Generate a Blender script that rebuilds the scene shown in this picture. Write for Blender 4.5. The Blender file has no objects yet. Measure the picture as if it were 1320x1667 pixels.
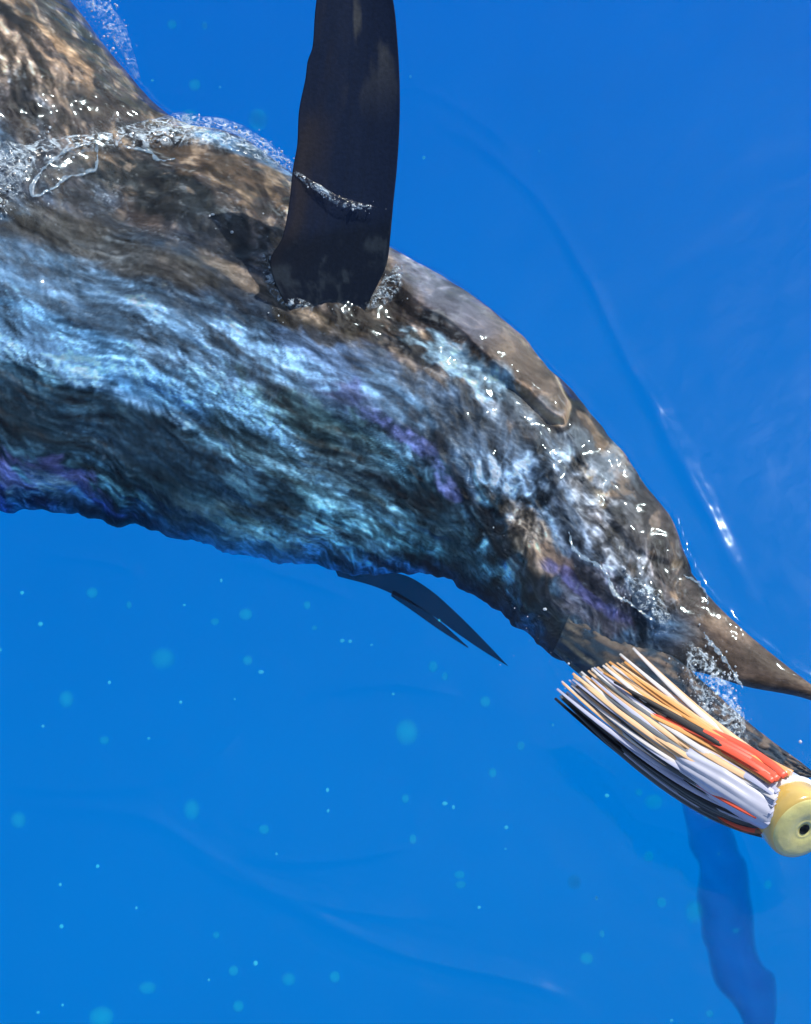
import bpy, bmesh, math, random
import numpy as np
from mathutils import Vector, Matrix

random.seed(7)
scene = bpy.context.scene
C = scene.collection

# ------------------------------------------------------------------ camera, light, exposure
TILT = math.radians(30)
DIST = 2.6
FOVX = 2 * math.atan(0.65 / DIST)
cam_d = bpy.data.cameras.new('camera')
cam = bpy.data.objects.new('camera', cam_d)
C.objects.link(cam)
cam.location = (0, -DIST * math.sin(TILT), DIST * math.cos(TILT))
cam.rotation_euler = (TILT, 0, 0)
cam_d.sensor_fit = 'HORIZONTAL'
cam_d.angle = FOVX
cam_d.clip_start = 0.05
cam_d.clip_end = 500
scene.camera = cam

SUN_EL, SUN_AZ = math.radians(53), math.radians(48)      # azimuth from +x towards +y
sun_dir = Vector((math.cos(SUN_EL) * math.cos(SUN_AZ), math.cos(SUN_EL) * math.sin(SUN_AZ), math.sin(SUN_EL)))
world = bpy.data.worlds.new('World')
scene.world = world
world.use_nodes = True
wn = world.node_tree
bg = wn.nodes['Background']
sky = wn.nodes.new('ShaderNodeTexSky')
sky.sky_type = 'NISHITA'
sky.sun_disc = False
sky.sun_elevation = SUN_EL
sky.sun_rotation = math.pi / 2 - SUN_AZ
wn.links.new(sky.outputs[0], bg.inputs[0])
bg.inputs[1].default_value = 0.13
sun_l = bpy.data.lights.new('sun', 'SUN')
sun_l.energy = 4.2
sun_l.angle = math.radians(0.5)
sun_l.color = (1.0, 0.95, 0.87)
sun = bpy.data.objects.new('sun', sun_l)
C.objects.link(sun)
sun.rotation_euler = sun_dir.to_track_quat('Z', 'Y').to_euler()
scene.view_settings.view_transform = 'Standard'
scene.view_settings.look = 'None'
scene.view_settings.exposure = 0.0
scene.view_settings.gamma = 1.0
scene.render.engine = 'CYCLES'
scene.cycles.use_denoising = True
scene.cycles.max_bounces = 5
scene.cycles.adaptive_threshold = 0.03
scene.cycles.transparent_max_bounces = 24

# ------------------------------------------------------------------ surveying: measured points of the photograph to metres
PW, PH = 1320.0, 1667.0
_right = np.array([1.0, 0, 0])
_up = np.array([0, math.cos(TILT), math.sin(TILT)])
_fwd = np.array([0, math.sin(TILT), -math.cos(TILT)])
_eye = np.array(cam.location)
_k = math.tan(FOVX / 2) / (PW / 2)
def ray(px, py):
    px = np.asarray(px, float); py = np.asarray(py, float)
    d = _fwd + np.multiply.outer((px - PW / 2) * _k, _right) + np.multiply.outer((PH / 2 - py) * _k, _up)
    return d
def P(px, py, z=0.0):
    d = ray(px, py)
    t = (np.asarray(z) - _eye[2]) / d[..., 2]
    return _eye + d * np.asarray(t)[..., None]
def on_plane(px, py, p0, n):
    d = ray(px, py)
    t = ((p0 - _eye) @ n) / (d @ n)
    return _eye + d * t[..., None]
MM = 1.3 / PW      # metres per photo pixel, at the water

# ------------------------------------------------------------------ noise in numpy
_rng = np.random.RandomState(3)
_tab = _rng.rand(256, 256).astype(np.float64)
def vnoise(x, y, seed=0):
    x = np.asarray(x) + seed * 37.17; y = np.asarray(y) + seed * 91.73
    xi = np.floor(x).astype(int); yi = np.floor(y).astype(int)
    fx = x - xi; fy = y - yi
    fx = fx * fx * fx * (fx * (fx * 6 - 15) + 10); fy = fy * fy * fy * (fy * (fy * 6 - 15) + 10)
    a = _tab[xi & 255, yi & 255]; b = _tab[(xi + 1) & 255, yi & 255]
    c = _tab[xi & 255, (yi + 1) & 255]; d = _tab[(xi + 1) & 255, (yi + 1) & 255]
    return (a * (1 - fx) + b * fx) * (1 - fy) + (c * (1 - fx) + d * fx) * fy
def fbm(x, y, o=4, seed=0, gain=0.5):
    s = 0; a = 1; n = 0
    for k in range(o):
        s = s + a * vnoise(x, y, seed + k * 5); n += a; a *= gain; x = x * 2.03; y = y * 2.03
    return s / n
def ridged(x, y, o=3, seed=0):
    s = 0; a = 1; n = 0
    for k in range(o):
        s = s + a * (1 - np.abs(2 * vnoise(x, y, seed + k * 5) - 1)); n += a; a *= 0.5; x = x * 2.1; y = y * 2.1
    return s / n
def sstep(a, b, x):
    t = np.clip((x - a) / (b - a), 0, 1)
    return t * t * (3 - 2 * t)
def seg_fade(x, y, pts):
    best = np.full(np.shape(x), 1e9); where = np.zeros(np.shape(x)); n = len(pts) - 1
    for i in range(n):
        (ax, ay), (bx, by) = pts[i], pts[i + 1]
        dx, dy = bx - ax, by - ay
        t = np.clip(((x - ax) * dx + (y - ay) * dy) / (dx * dx + dy * dy + 1e-12), 0, 1)
        d = np.hypot(x - ax - t * dx, y - ay - t * dy); m = d < best
        best = np.where(m, d, best); where = np.where(m, (i + t) / n, where)
    return best, sstep(0, .25, where) * sstep(1, .75, where)
def seg_dist(x, y, pts):
    best = np.full(np.shape(x), 1e9)
    for (ax, ay), (bx, by) in zip(pts[:-1], pts[1:]):
        dx, dy = bx - ax, by - ay
        t = np.clip(((x - ax) * dx + (y - ay) * dy) / (dx * dx + dy * dy + 1e-12), 0, 1)
        best = np.minimum(best, np.hypot(x - ax - t * dx, y - ay - t * dy))
    return best
def inside(x, y, poly):
    r = np.zeros(np.shape(x), bool)
    n = len(poly)
    for i in range(n):
        x0, y0 = poly[i]; x1, y1 = poly[(i + 1) % n]
        c = ((y0 > y) != (y1 > y)) & (x < (x1 - x0) * (y - y0) / (y1 - y0 + 1e-12) + x0)
        r ^= c
    return r
def catmull(pts, n):
    p = np.array(pts, float)
    p = np.vstack([2 * p[0] - p[1], p, 2 * p[-1] - p[-2]])
    m = len(p) - 3
    u = np.linspace(0, m - 1e-9, n); i = u.astype(int); f = (u - i)[:, None]
    a, b, c, d = p[i], p[i + 1], p[i + 2], p[i + 3]
    return 0.5 * (2 * b + (c - a) * f + (2 * a - 5 * b + 4 * c - d) * f ** 2 + (3 * b - a - 3 * c + d) * f ** 3)
def even(pts, n):
    q = catmull(pts, 1500)
    L = np.concatenate([[0], np.cumsum(np.linalg.norm(np.diff(q, axis=0), axis=1))])
    s = np.linspace(0, L[-1], n)
    return np.stack([np.interp(s, L, q[:, k]) for k in range(q.shape[1])], 1)

# ------------------------------------------------------------------ mesh helpers
def link(o, parent=None, label=None, cat=None, group=None, kind=None):
    C.objects.link(o)
    if parent: o.parent = parent
    if label: o['label'] = label
    if cat: o['category'] = cat
    if group: o['group'] = group
    if kind: o['kind'] = kind
    return o
def mesh_np(name, v, f, mat=None, smooth=True, color=None):
    """v (n,3), f (m,k) arrays"""
    me = bpy.data.meshes.new(name)
    v = np.ascontiguousarray(v, np.float32)
    f = np.ascontiguousarray(f, np.int32)
    m, k = f.shape
    me.vertices.add(len(v)); me.vertices.foreach_set('co', v.ravel())
    me.loops.add(m * k); me.loops.foreach_set('vertex_index', f.ravel())
    me.polygons.add(m)
    me.polygons.foreach_set('loop_start', np.arange(0, m * k, k, dtype=np.int32))
    me.polygons.foreach_set('loop_total', np.full(m, k, np.int32))
    me.polygons.foreach_set('use_smooth', np.full(m, smooth, bool))
    if color is not None:
        a = me.color_attributes.new('tint', 'FLOAT_COLOR', 'POINT')
        cc = np.ones((len(v), 4), np.float32); cc[:, :color.shape[1]] = color
        a.data.foreach_set('color', cc.ravel())
    me.update(calc_edges=True)
    me.validate()
    if mat: me.materials.append(mat)
    return me
def grid_faces(nu, nv, wrap=False):
    i = np.arange(nu - 1)[:, None]; j = np.arange(nv if wrap else nv - 1)[None, :]
    a = i * nv + j; b = i * nv + (j + 1) % nv
    return np.stack([a + 0 * j, b + 0 * i, b + nv, a + nv], -1).reshape(-1, 4)
def tube(path, rad, sides=8, flat=1.0, up=None, twist=None):
    """swept tube with per-point radius; flat<1 squashes along 'up'"""
    path = np.asarray(path, float); n = len(path)
    rad = np.broadcast_to(np.asarray(rad, float), (n,))
    t = np.gradient(path, axis=0); t /= np.linalg.norm(t, axis=1)[:, None]
    up = np.array([0, 0, 1.0]) if up is None else np.asarray(up, float)
    upn = np.broadcast_to(up, (n, 3))
    s = np.cross(t, upn); s /= np.linalg.norm(s, axis=1)[:, None] + 1e-9
    w = np.cross(s, t)
    a = np.linspace(0, 2 * np.pi, sides, endpoint=False)
    ring = s[:, None, :] * np.cos(a)[None, :, None] + w[:, None, :] * np.sin(a)[None, :, None] * flat
    v = path[:, None, :] + ring * rad[:, None, None]
    v = v.reshape(-1, 3)
    f = grid_faces(n, sides, True)
    c0, c1 = len(v), len(v) + 1
    v = np.vstack([v, path[0], path[-1]])
    j = np.arange(sides)
    cap0 = np.stack([np.full(sides, c0), (j + 1) % sides, j, j], 1)
    cap1 = np.stack([np.full(sides, c1), (n - 1) * sides + j, (n - 1) * sides + (j + 1) % sides, (n - 1) * sides + (j + 1) % sides], 1)
    return v, f, np.vstack([cap0[:, :3], cap1[:, :3]])
def tube_mesh(name, path, rad, mat, sides=8, flat=1.0, up=None):
    v, f, tri = tube(path, rad, sides, flat, up)
    me = bpy.data.meshes.new(name)
    me.from_pydata(v.tolist(), [], f.tolist() + tri.tolist())
    me.polygons.foreach_set('use_smooth', [True] * len(me.polygons))
    me.materials.append(mat)
    return me

# ------------------------------------------------------------------ materials
def schlick(N, L, normal=None):
    lw = N.new('ShaderNodeLayerWeight'); lw.inputs['Blend'].default_value = 0.5
    if normal: L.new(normal, lw.inputs['Normal'])
    p = N.new('ShaderNodeMath'); p.operation = 'POWER'; p.inputs[1].default_value = 5
    L.new(lw.outputs['Facing'], p.inputs[0])
    a = N.new('ShaderNodeMath'); a.operation = 'MULTIPLY_ADD'; a.inputs[1].default_value = .97; a.inputs[2].default_value = .02
    L.new(p.outputs[0], a.inputs[0])
    return a
def new_mat(name):
    m = bpy.data.materials.new(name); m.use_nodes = True
    return m, m.node_tree.nodes, m.node_tree.links
def principled(name, col, rough=0.5, noise=0.0, nscale=60, bump=0.0, coat=0.0, trans=0.0, sss=0.0, spec=0.5):
    m, N, L = new_mat(name)
    b = N['Principled BSDF']
    b.inputs['Base Color'].default_value = (*col, 1)
    b.inputs['Roughness'].default_value = rough
    b.inputs['Coat Weight'].default_value = coat
    b.inputs['Coat Roughness'].default_value = 0.06
    b.inputs['Specular IOR Level'].default_value = spec
    if trans: b.inputs['Transmission Weight'].default_value = trans
    if sss:
        b.inputs['Subsurface Weight'].default_value = sss
        b.inputs['Subsurface Radius'].default_value = (0.01, 0.008, 0.006)
    if noise or bump:
        tc = N.new('ShaderNodeTexCoord'); nz = N.new('ShaderNodeTexNoise')
        nz.inputs['Scale'].default_value = nscale; nz.inputs['Detail'].default_value = 5
        L.new(tc.outputs['Object'], nz.inputs['Vector'])
        if noise:
            mx = N.new('ShaderNodeMix'); mx.data_type = 'RGBA'
            mx.inputs[6].default_value = (*[c * (1 - noise) for c in col], 1)
            mx.inputs[7].default_value = (*[min(1, c * (1 + noise)) for c in col], 1)
            L.new(nz.outputs['Fac'], mx.inputs[0]); L.new(mx.outputs[2], b.inputs['Base Color'])
        if bump:
            bp = N.new('ShaderNodeBump'); bp.inputs['Strength'].default_value = bump; bp.inputs['Distance'].default_value = 0.004
            L.new(nz.outputs['Fac'], bp.inputs['Height']); L.new(bp.outputs['Normal'], b.inputs['Normal'])
    return m

def water_material():
    m, N, L = new_mat('sea_water')
    N.remove(N['Principled BSDF']); out = N['Material Output']
    tr = N.new('ShaderNodeBsdfTransparent'); gl = N.new('ShaderNodeBsdfGlossy')
    gl.inputs['Roughness'].default_value = 0.11; gl.inputs['Color'].default_value = (.72, .90, 1, 1)
    tc = N.new('ShaderNodeTexCoord'); nz = N.new('ShaderNodeTexNoise')
    nz.inputs['Scale'].default_value = 9; nz.inputs['Detail'].default_value = 3
    L.new(tc.outputs['Object'], nz.inputs['Vector'])
    bp = N.new('ShaderNodeBump'); bp.inputs['Strength'].default_value = 0.25; bp.inputs['Distance'].default_value = 0.01
    L.new(nz.outputs['Fac'], bp.inputs['Height'])
    L.new(bp.outputs['Normal'], gl.inputs['Normal']); fr = schlick(N, L, bp.outputs['Normal'])
    mx = N.new('ShaderNodeMixShader')
    L.new(fr.outputs[0], mx.inputs[0]); L.new(tr.outputs[0], mx.inputs[1]); L.new(gl.outputs[0], mx.inputs[2])
    L.new(mx.outputs[0], out.inputs['Surface'])
    va = N.new('ShaderNodeVolumeAbsorption')
    va.inputs['Color'].default_value = (0.0, 0.9736, 0.9962, 1)
    va.inputs['Density'].default_value = 4.5
    L.new(va.outputs[0], out.inputs['Volume'])
    return m
def deep_material():
    m, N, L = new_mat('deep_water')
    b = N['Principled BSDF']
    b.inputs['Roughness'].default_value = 1.0; b.inputs['Specular IOR Level'].default_value = 0
    tc = N.new('ShaderNodeTexCoord'); nz = N.new('ShaderNodeTexNoise')
    nz.inputs['Scale'].default_value = 0.5; nz.inputs['Detail'].default_value = 3
    L.new(tc.outputs['Object'], nz.inputs['Vector'])
    mx = N.new('ShaderNodeMix'); mx.data_type = 'RGBA'
    mx.inputs[6].default_value = (0.0, 0.36, 0.48, 1); mx.inputs[7].default_value = (0.0, 0.48, 0.60, 1)
    L.new(nz.outputs['Fac'], mx.inputs[0]); L.new(mx.outputs[2], b.inputs['Base Color'])
    return m
def skin_material(name='wet_skin', coat=0.0, rough=0.5, spec=.12):
    m, N, L = new_mat(name)
    b = N['Principled BSDF']
    at = N.new('ShaderNodeAttribute'); at.attribute_name = 'tint'
    tc = N.new('ShaderNodeTexCoord'); nz = N.new('ShaderNodeTexNoise')
    nz.inputs['Scale'].default_value = 170; nz.inputs['Detail'].default_value = 4
    L.new(tc.outputs['Object'], nz.inputs['Vector'])
    mr = N.new('ShaderNodeMapRange'); mr.inputs[3].default_value = 0.65; mr.inputs[4].default_value = 1.35
    L.new(nz.outputs['Fac'], mr.inputs[0])
    mu = N.new('ShaderNodeMix'); mu.data_type = 'RGBA'; mu.blend_type = 'MULTIPLY'; mu.inputs[0].default_value = 1
    L.new(at.outputs['Color'], mu.inputs[6]); L.new(mr.outputs[0], mu.inputs[7])
    L.new(mu.outputs[2], b.inputs['Base Color'])
    b.inputs['Roughness'].default_value = rough
    b.inputs['Coat Weight'].default_value = coat
    b.inputs['Specular IOR Level'].default_value = spec
    bp = N.new('ShaderNodeBump'); bp.inputs['Strength'].default_value = 0.25; bp.inputs['Distance'].default_value = 0.002
    L.new(nz.outputs['Fac'], bp.inputs['Height']); L.new(bp.outputs['Normal'], b.inputs['Normal'])
    return m
def clear_material(name, col, opacity, rough=0.08, spec_mix=0.12, soft=0):
    m, N, L = new_mat(name)
    N.remove(N['Principled BSDF']); out = N['Material Output']
    tr = N.new('ShaderNodeBsdfTransparent'); df = N.new('ShaderNodeBsdfDiffuse'); gl = N.new('ShaderNodeBsdfGlossy')
    gl.inputs['Roughness'].default_value = rough
    df.inputs['Color'].default_value = (*col, 1)
    m1 = N.new('ShaderNodeMixShader'); m1.inputs[0].default_value = opacity
    L.new(tr.outputs[0], m1.inputs[1]); L.new(df.outputs[0], m1.inputs[2])
    if soft:                       # a translucent ball is thickest in its middle
        lw = N.new('ShaderNodeLayerWeight'); lw.inputs['Blend'].default_value = 0.5
        mr = N.new('ShaderNodeMapRange'); mr.inputs[1].default_value = 0; mr.inputs[2].default_value = soft
        mr.inputs[3].default_value = opacity; mr.inputs[4].default_value = 0
        L.new(lw.outputs['Facing'], mr.inputs[0]); L.new(mr.outputs[0], m1.inputs[0])
    m2 = N.new('ShaderNodeMixShader'); m2.inputs[0].default_value = spec_mix
    L.new(m1.outputs[0], m2.inputs[1]); L.new(gl.outputs[0], m2.inputs[2])
    L.new(m2.outputs[0], out.inputs['Surface'])
    return m
M_WATER, M_DEEP, M_SKIN = water_material(), deep_material(), skin_material()
M_FIN = skin_material('fin_skin', 0.0, 0.5)
M_FIN.node_tree.nodes['Principled BSDF'].inputs['Specular IOR Level'].default_value = .2
M_SUNK = clear_material('submerged_fin', (.004, .014, .035), .68, .4, 0.0)
M_FOAM = clear_material('foam', (0.80, 0.88, 0.95), 0.6, 0.05, 0.15)
M_LIP = clear_material('water_lip', (0.45, 0.66, 0.85), 0.2, 0.06, 0.10)
M_SPECK = clear_material('drifting_speck', (0.02, 0.55, 0.60), 0.15, 0.4, 0.0, .55)
M_SPECK2 = clear_material('bright_speck', (0.08, 0.75, 0.85), 0.36, 0.4, 0.0, .6)

# ------------------------------------------------------------------ the big fish: body with bill, one continuous surface
U_px = [(-250, -330), (-120, -205), (0, -100), (110, 0), (205, 118), (290, 200), (390, 228), (480, 290), (560, 355), (640, 420), (720, 466), (800, 515),
        (870, 582), (925, 640), (975, 700), (1030, 775), (1085, 845), (1112, 912), (1150, 968), (1205, 1022), (1280, 1084), (1350, 1136), (1420, 1185)]
L_px = [(-640, 700), (-480, 780), (-330, 805), (-180, 822), (-60, 830), (40, 834), (130, 842), (220, 860), (310, 884), (400, 905), (480, 920), (550, 932),
        (620, 936), (690, 938), (760, 964), (825, 1010), (890, 1062), (960, 1088), (1050, 1090), (1135, 1095), (1215, 1118), (1320, 1140), (1424, 1190)]
NU, NT, NB = 980, 400, 24
Uc, Lc = catmull(U_px, NU), catmull(L_px, NU)
frac = np.linspace(0, 1, NU)
zU = np.interp(frac, [0, .3, .45, .7, .8, 1], [-.03, -.02, -.012, -.012, -.008, 0.0])
zL = np.interp(frac, [0, .5, .7, .8, .9, 1], [-.13, -.12, -.09, -.06, -.02, -.008])
pU = P(Uc[:, 0], Uc[:, 1], zU); pL = P(Lc[:, 0], Lc[:, 1], zL)
cen = (pU + pL) / 2; half = (pU - pL) / 2
hw = np.linalg.norm(half, axis=1)
nvec = np.array([0, -0.40, 0.917])
bulge = hw * np.interp(frac, [0, .3, .6, .75, .85, 1], [.40, .40, .42, .48, .6, .8])
th_top = np.linspace(0, np.pi, NT)
th_bot = np.linspace(np.pi, 2 * np.pi, NB + 2)[1:-1]
th = np.concatenate([th_top, th_bot])
ct, st = np.cos(th), np.sin(th)
prof = np.sign(st) * np.abs(st) ** 0.85
# belly side falls away faster than the back
body0 = cen[:, None, :] + half[:, None, :] * ct[None, :, None] + nvec * (bulge[:, None] * prof[None, :])[..., None]
bx, by, bz = body0[..., 0], body0[..., 1], body0[..., 2]
arc = np.concatenate([[0], np.cumsum(np.linalg.norm(np.diff(cen, axis=0), axis=1))])
S = np.broadcast_to(arc[:, None], bx.shape)
T = np.broadcast_to(((1 - ct) / 2)[None, :], bx.shape)
W = T * (2 * hw)[:, None]
wt = np.clip(np.abs(st), 0, 1)[None, :] ** 0.6 * (st >= -1e-6)[None, :]
hwmask = sstep(0.02, 0.10, hw)[:, None]
def XY(pts, z=0.03):
    return [tuple(p[:2]) for p in P(*np.array(pts, float).T, z)]
def sdf(poly):
    d = seg_dist(bx, by, poly + [poly[0]])
    return np.where(inside(bx, by, poly), d, -d)
# gentle meander so that outlines of features are never drawn with a ruler
mean_x = 0.020 * (fbm(bx * 14, by * 14, 3, 21) - 0.5); mean_y = 0.020 * (fbm(bx * 14, by * 14, 3, 22) - 0.5)
ox, oy = bx, by
bx = bx + mean_x; by = by + mean_y
f1 = sdf(XY([(600, 380), (650, 400), (720, 440), (800, 495), (870, 565), (908, 610), (920, 655), (915, 690), (880, 672), (830, 632), (760, 580), (700, 530), (640, 490)]))
f2 = sdf(XY([(905, 690), (925, 640), (880, 560), (960, 620), (1040, 750), (1110, 830), (1135, 910), (1095, 915), (1040, 900), (1000, 850), (950, 760)]))
f3 = sdf(XY([(830, 640), (905, 690), (960, 780), (1010, 880), (1075, 960), (1060, 1000), (1000, 960), (940, 880), (880, 780), (840, 700)]))
flank = sdf(XY([(-700, 640), (0, 560), (200, 620), (420, 680), (560, 672), (640, 720), (720, 790), (800, 860), (870, 960), (940, 1060), (1000, 1180), (-800, 1300)]))
low_flank = sdf(XY([(-700, 700), (0, 720), (130, 770), (290, 800), (420, 770), (560, 850), (690, 930), (800, 1000), (900, 1090), (500, 1300), (-800, 1300)]))
shoulder = sdf(XY([(160, 260), (290, 235), (440, 280), (480, 360), (450, 440), (350, 480), (200, 420), (60, 350)]))
rear = sdf(XY([(-700, -700), (140, -80), (300, 205), (220, 215), (60, 250), (-400, 330)]))
bill = sstep(0.80, 0.86, frac)[:, None] * np.ones_like(bx)
lowm = sstep(P(850, 640, .03)[0], P(720, 560, .03)[0], bx) * sstep(.012, -.005, f1)
disp = 0.026 * sstep(-0.003 - .03 * lowm, 0.009 + .012 * lowm, f1) + 0.006 * sstep(-0.004, 0.008, f2) + 0.007 * sstep(-0.02, 0.02, f3)
disp = disp - 0.014 * sstep(-0.04, 0.06, flank) - 0.008 * sstep(-0.03, 0.05, low_flank)
disp = disp - 0.008 * sstep(0.0, 0.04, shoulder) + 0.010 * sstep(-0.006, 0.03, rear)
swx = S + 0.05 * (fbm(S * 9, W * 9, 3, 31) - .5); swy = W + 0.05 * (fbm(S * 9, W * 9, 3, 32) - .5)
swirl = ridged(swx * 16, swy * 24, 3, 33)
swirl2 = ridged(swx * 38 + 2 * swirl, swy * 55 + 2 * swirl, 2, 35)
streak = fbm(S * 5 + 0.3 * swirl, W * 60 + 4 * fbm(S * 5, W * 8, 2, 36), 4, 37)
calm = np.clip(0.85 * sstep(0, 0.03, f1) + 0.6 * sstep(0.0, 0.03, f2) + 0.9 * bill, 0, 1)
Wl = -(1 - T) * (2 * hw)[:, None]                       # measured from the belly edge
Wf = .45 * W + .55 * Wl + .034 * (fbm(S * 5, W * 9, 4, 104) - .5) + .008 * (fbm(S * 22, W * 30, 3, 109) - .5)
fw = np.clip(sstep(.20, .42, T + .2 * (fbm(S * 6, W * 9, 3, 108) - .5)) * sstep(P(800, 700)[0], P(480, 640)[0], bx) + .8 * sstep(.0, .05, flank), 0, 1)
d_swirl = 0.0065 * (swirl - .6) + 0.0032 * (swirl2 - .6)
d_flow = 0.009 * (fbm(S * 5, Wf * 32, 4, 37) - .5) + 0.0024 * (ridged(S * 12, Wf * 55, 2, 38) - .6)
disp = disp + (1 - calm) * (d_swirl + (d_flow - d_swirl) * fw) * hwmask
for px_, py_, r_, h_ in [(540, 505, 95, .014), (630, 470, 50, .008)]:      # flesh round the foot of the fin
    p_ = P(px_, py_, .04); disp = disp + h_ * np.exp(-((bx - p_[0]) ** 2 + (by - p_[1]) ** 2) / (r_ * MM) ** 2)
disp = disp + 0.0016 * (fbm(S * 90, W * 90, 3, 39) - .5)
edge_wob = 0.010 * (fbm(S * 16, T * 3 + 5, 3, 40) - 0.5) * hwmask
edge_wob = np.where(T > .5, edge_wob + (0.012 * (ridged(S * 9, T * 0 + .3, 2, 42) - .7) + .014 * (fbm(S * 34, T * 0 + 2, 3, 49, .6) - .5)) * hwmask * (1 - bill), edge_wob + .010 * sstep(-.01, .012, f1) + .007 * sstep(-.01, .012, f2))          # ragged water-bent outline
V = body0 + nvec * (disp * wt)[..., None] + (half / hw[:, None])[:, None, :] * (edge_wob * np.sign(ct)[None, :] * (np.abs(ct) ** 3)[None, :])[..., None]

# pigment: bronze back, slate and steel-blue flank, teal patches, violet belly; painted reflections and gap shade too
def mixc(col, c, w):
    return col + (np.array(c) - col) * np.clip(w, 0, 1)[..., None]
brown = np.array([.082, .066, .062]); dark = np.array([.022, .030, .040])
col = np.broadcast_to(brown, V.shape).copy()
n1 = fbm(swx * 11, swy * 16, 4, 41); n2 = fbm(swx * 26, swy * 40, 4, 43); n3 = fbm(S * 6, -(1 - T) * (2 * hw)[:, None] * 34 + 2 * n1, 4, 44)
col = mixc(col, [.30, .21, .14], sstep(.56, .72, n2) * .8)
col = mixc(col, [.035, .035, .04], sstep(.50, .64, n1) * .85)
fx_ = swx + .012 * (fbm(swx * 40, swy * 40, 3, 47) - .5); fy_ = swy + .012 * (fbm(swx * 40, swy * 40, 3, 48) - .5)
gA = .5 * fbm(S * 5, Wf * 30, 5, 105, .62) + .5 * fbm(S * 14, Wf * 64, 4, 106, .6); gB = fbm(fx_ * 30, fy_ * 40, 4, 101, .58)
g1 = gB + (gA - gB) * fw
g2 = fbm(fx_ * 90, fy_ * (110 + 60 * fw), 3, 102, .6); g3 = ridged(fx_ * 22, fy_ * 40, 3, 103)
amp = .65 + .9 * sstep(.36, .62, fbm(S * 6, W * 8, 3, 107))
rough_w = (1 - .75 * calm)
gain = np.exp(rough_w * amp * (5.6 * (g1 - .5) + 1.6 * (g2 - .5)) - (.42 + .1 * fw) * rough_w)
n3 = np.clip(.55 * n3 + .45 * gA + .0, 0, 1)
# steel-blue middle
mid = sstep(.22, .50, T + .25 * (n1 - .5)) * (1 - calm)
col = mixc(col, [.055, .085, .12], mid)
col = mixc(col, [.24, .36, .45], mid * sstep(.52, .64, n3) * .35)
col = mixc(col, [.02, .028, .04], mid * sstep(.52, .66, 1 - n3) * .8)
cn = fbm(swx * 14, swy * 19, 4, 46)
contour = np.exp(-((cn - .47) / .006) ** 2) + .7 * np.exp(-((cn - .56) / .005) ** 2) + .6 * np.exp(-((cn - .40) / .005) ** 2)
col = mixc(col, [.34, .37, .40], contour * .55 * (1 - calm) * sstep(.3, .6, n2))  # thin bright caustic edges painted into the skin colour
fl = sstep(-.012, .02, flank + .03 * (n2 - .5))
col = mixc(col, [.034, .080, .112], fl)
col = mixc(col, [.13, .24, .29], fl * sstep(.50, .66, .5 * n2 + .5 * gA) * .75)
def blob(px, py, rx, ry, ang, c, w=1.0, nz=n2, hard=.25):
    p = P(px, py, .02); a = math.radians(-ang)
    dx, dy = bx - p[0], by - p[1]
    u = (dx * math.cos(a) + dy * math.sin(a)) / (rx * MM); v = (-dx * math.sin(a) + dy * math.cos(a)) / (ry * MM)
    r = np.sqrt(u * u + v * v) + 1.4 * (nz - .5)
    global col
    col = mixc(col, c, w * (1 - sstep(1 - hard, 1 + hard, r)))
def line(pts, width, c, w=1.0, soft=.6):
    global col
    d = seg_dist(bx, by, XY(catmull(pts, 30), .0)) / (width * MM)
    k_ = np.array(c) * np.clip(np.sqrt(gain) * np.exp(1.6 * (g2 - .5)), .35, 1.7)[..., None]
    a_ = w * (1 - sstep(1 - soft, 1 + soft, d - 3.4 * (gA - .5) + 1.6 * (n2 - .5))) * (.25 + .75 * sstep(.38, .58, .7 * gA + .3 * g2))
    col = col + (np.clip(k_, 0, .75) - col) * np.clip(a_, 0, 1)[..., None]
SKY_PALE, SKY_ICE, TEAL, VIO, BLK, SIL, TAN = (.32, .50, .66), (.21, .47, .72), (.15, .26, .26), (.17, .13, .36), (.014, .017, .024), (.36, .40, .42), (.42, .28, .18)  # the two pale blues paint sky reflections onto the skin
blob(150, 600, 330, 38, 22, SKY_ICE, .95, n3); blob(420, 715, 190, 26, 30, SKY_ICE, .8, n3); blob(40, 570, 160, 30, 22, SKY_PALE, .8, n3)
blob(120, 500, 220, 55, 18, SKY_PALE, .3, n3); blob(400, 600, 210, 60, 14, SKY_PALE, .4, n3); blob(560, 620, 110, 60, 30, (.22, .30, .45), .7, n3)
blob(480, 715, 165, 80, 25, TEAL, .75); blob(590, 790, 130, 55, 38, (.12, .20, .24), .7)
blob(60, 690, 200, 48, 14, (.016, .036, .05), .95); blob(290, 740, 210, 45, 22, (.018, .04, .06), .9, n3)
blob(30, 780, 130, 55, 10, (.14, .11, .26), .85); blob(10, 790, 60, 28, 0, (.42, .30, .62), .8); blob(200, 840, 180, 18, 10, VIO, .75, n3); blob(100, 770, 80, 14, 25, SIL, .6, n3)
blob(450, 860, 210, 55, 12, SIL, .6, n3); blob(560, 880, 160, 32, 22, (.28, .33, .36), .7, n3); blob(660, 900, 130, 30, 30, (.05, .09, .13), .8, n3)
blob(560, 650, 60, 18, 20, (.12, .10, .24), .5)
blob(770, 850, 190, 70, 46, (.018, .045, .06), .9); blob(880, 1000, 130, 60, 44, (.016, .034, .045), .9)
blob(780, 880, 100, 40, 46, (.06, .11, .14), .5)
blob(680, 590, 120, 34, 30, BLK, .9); blob(560, 530, 90, 45, 20, (.05, .035, .025), .9); blob(520, 560, 70, 30, 30, (.09, .06, .03), .8)
blob(770, 622, 110, 32, 34, SKY_PALE, .95, n2, .2); blob(860, 690, 80, 40, 40, (.28, .36, .46), .8, n2); blob(700, 660, 110, 30, 38, (.16, .22, .30), .7, n2); blob(640, 660, 80, 30, 40, SKY_PALE, .6, n3)
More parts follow.
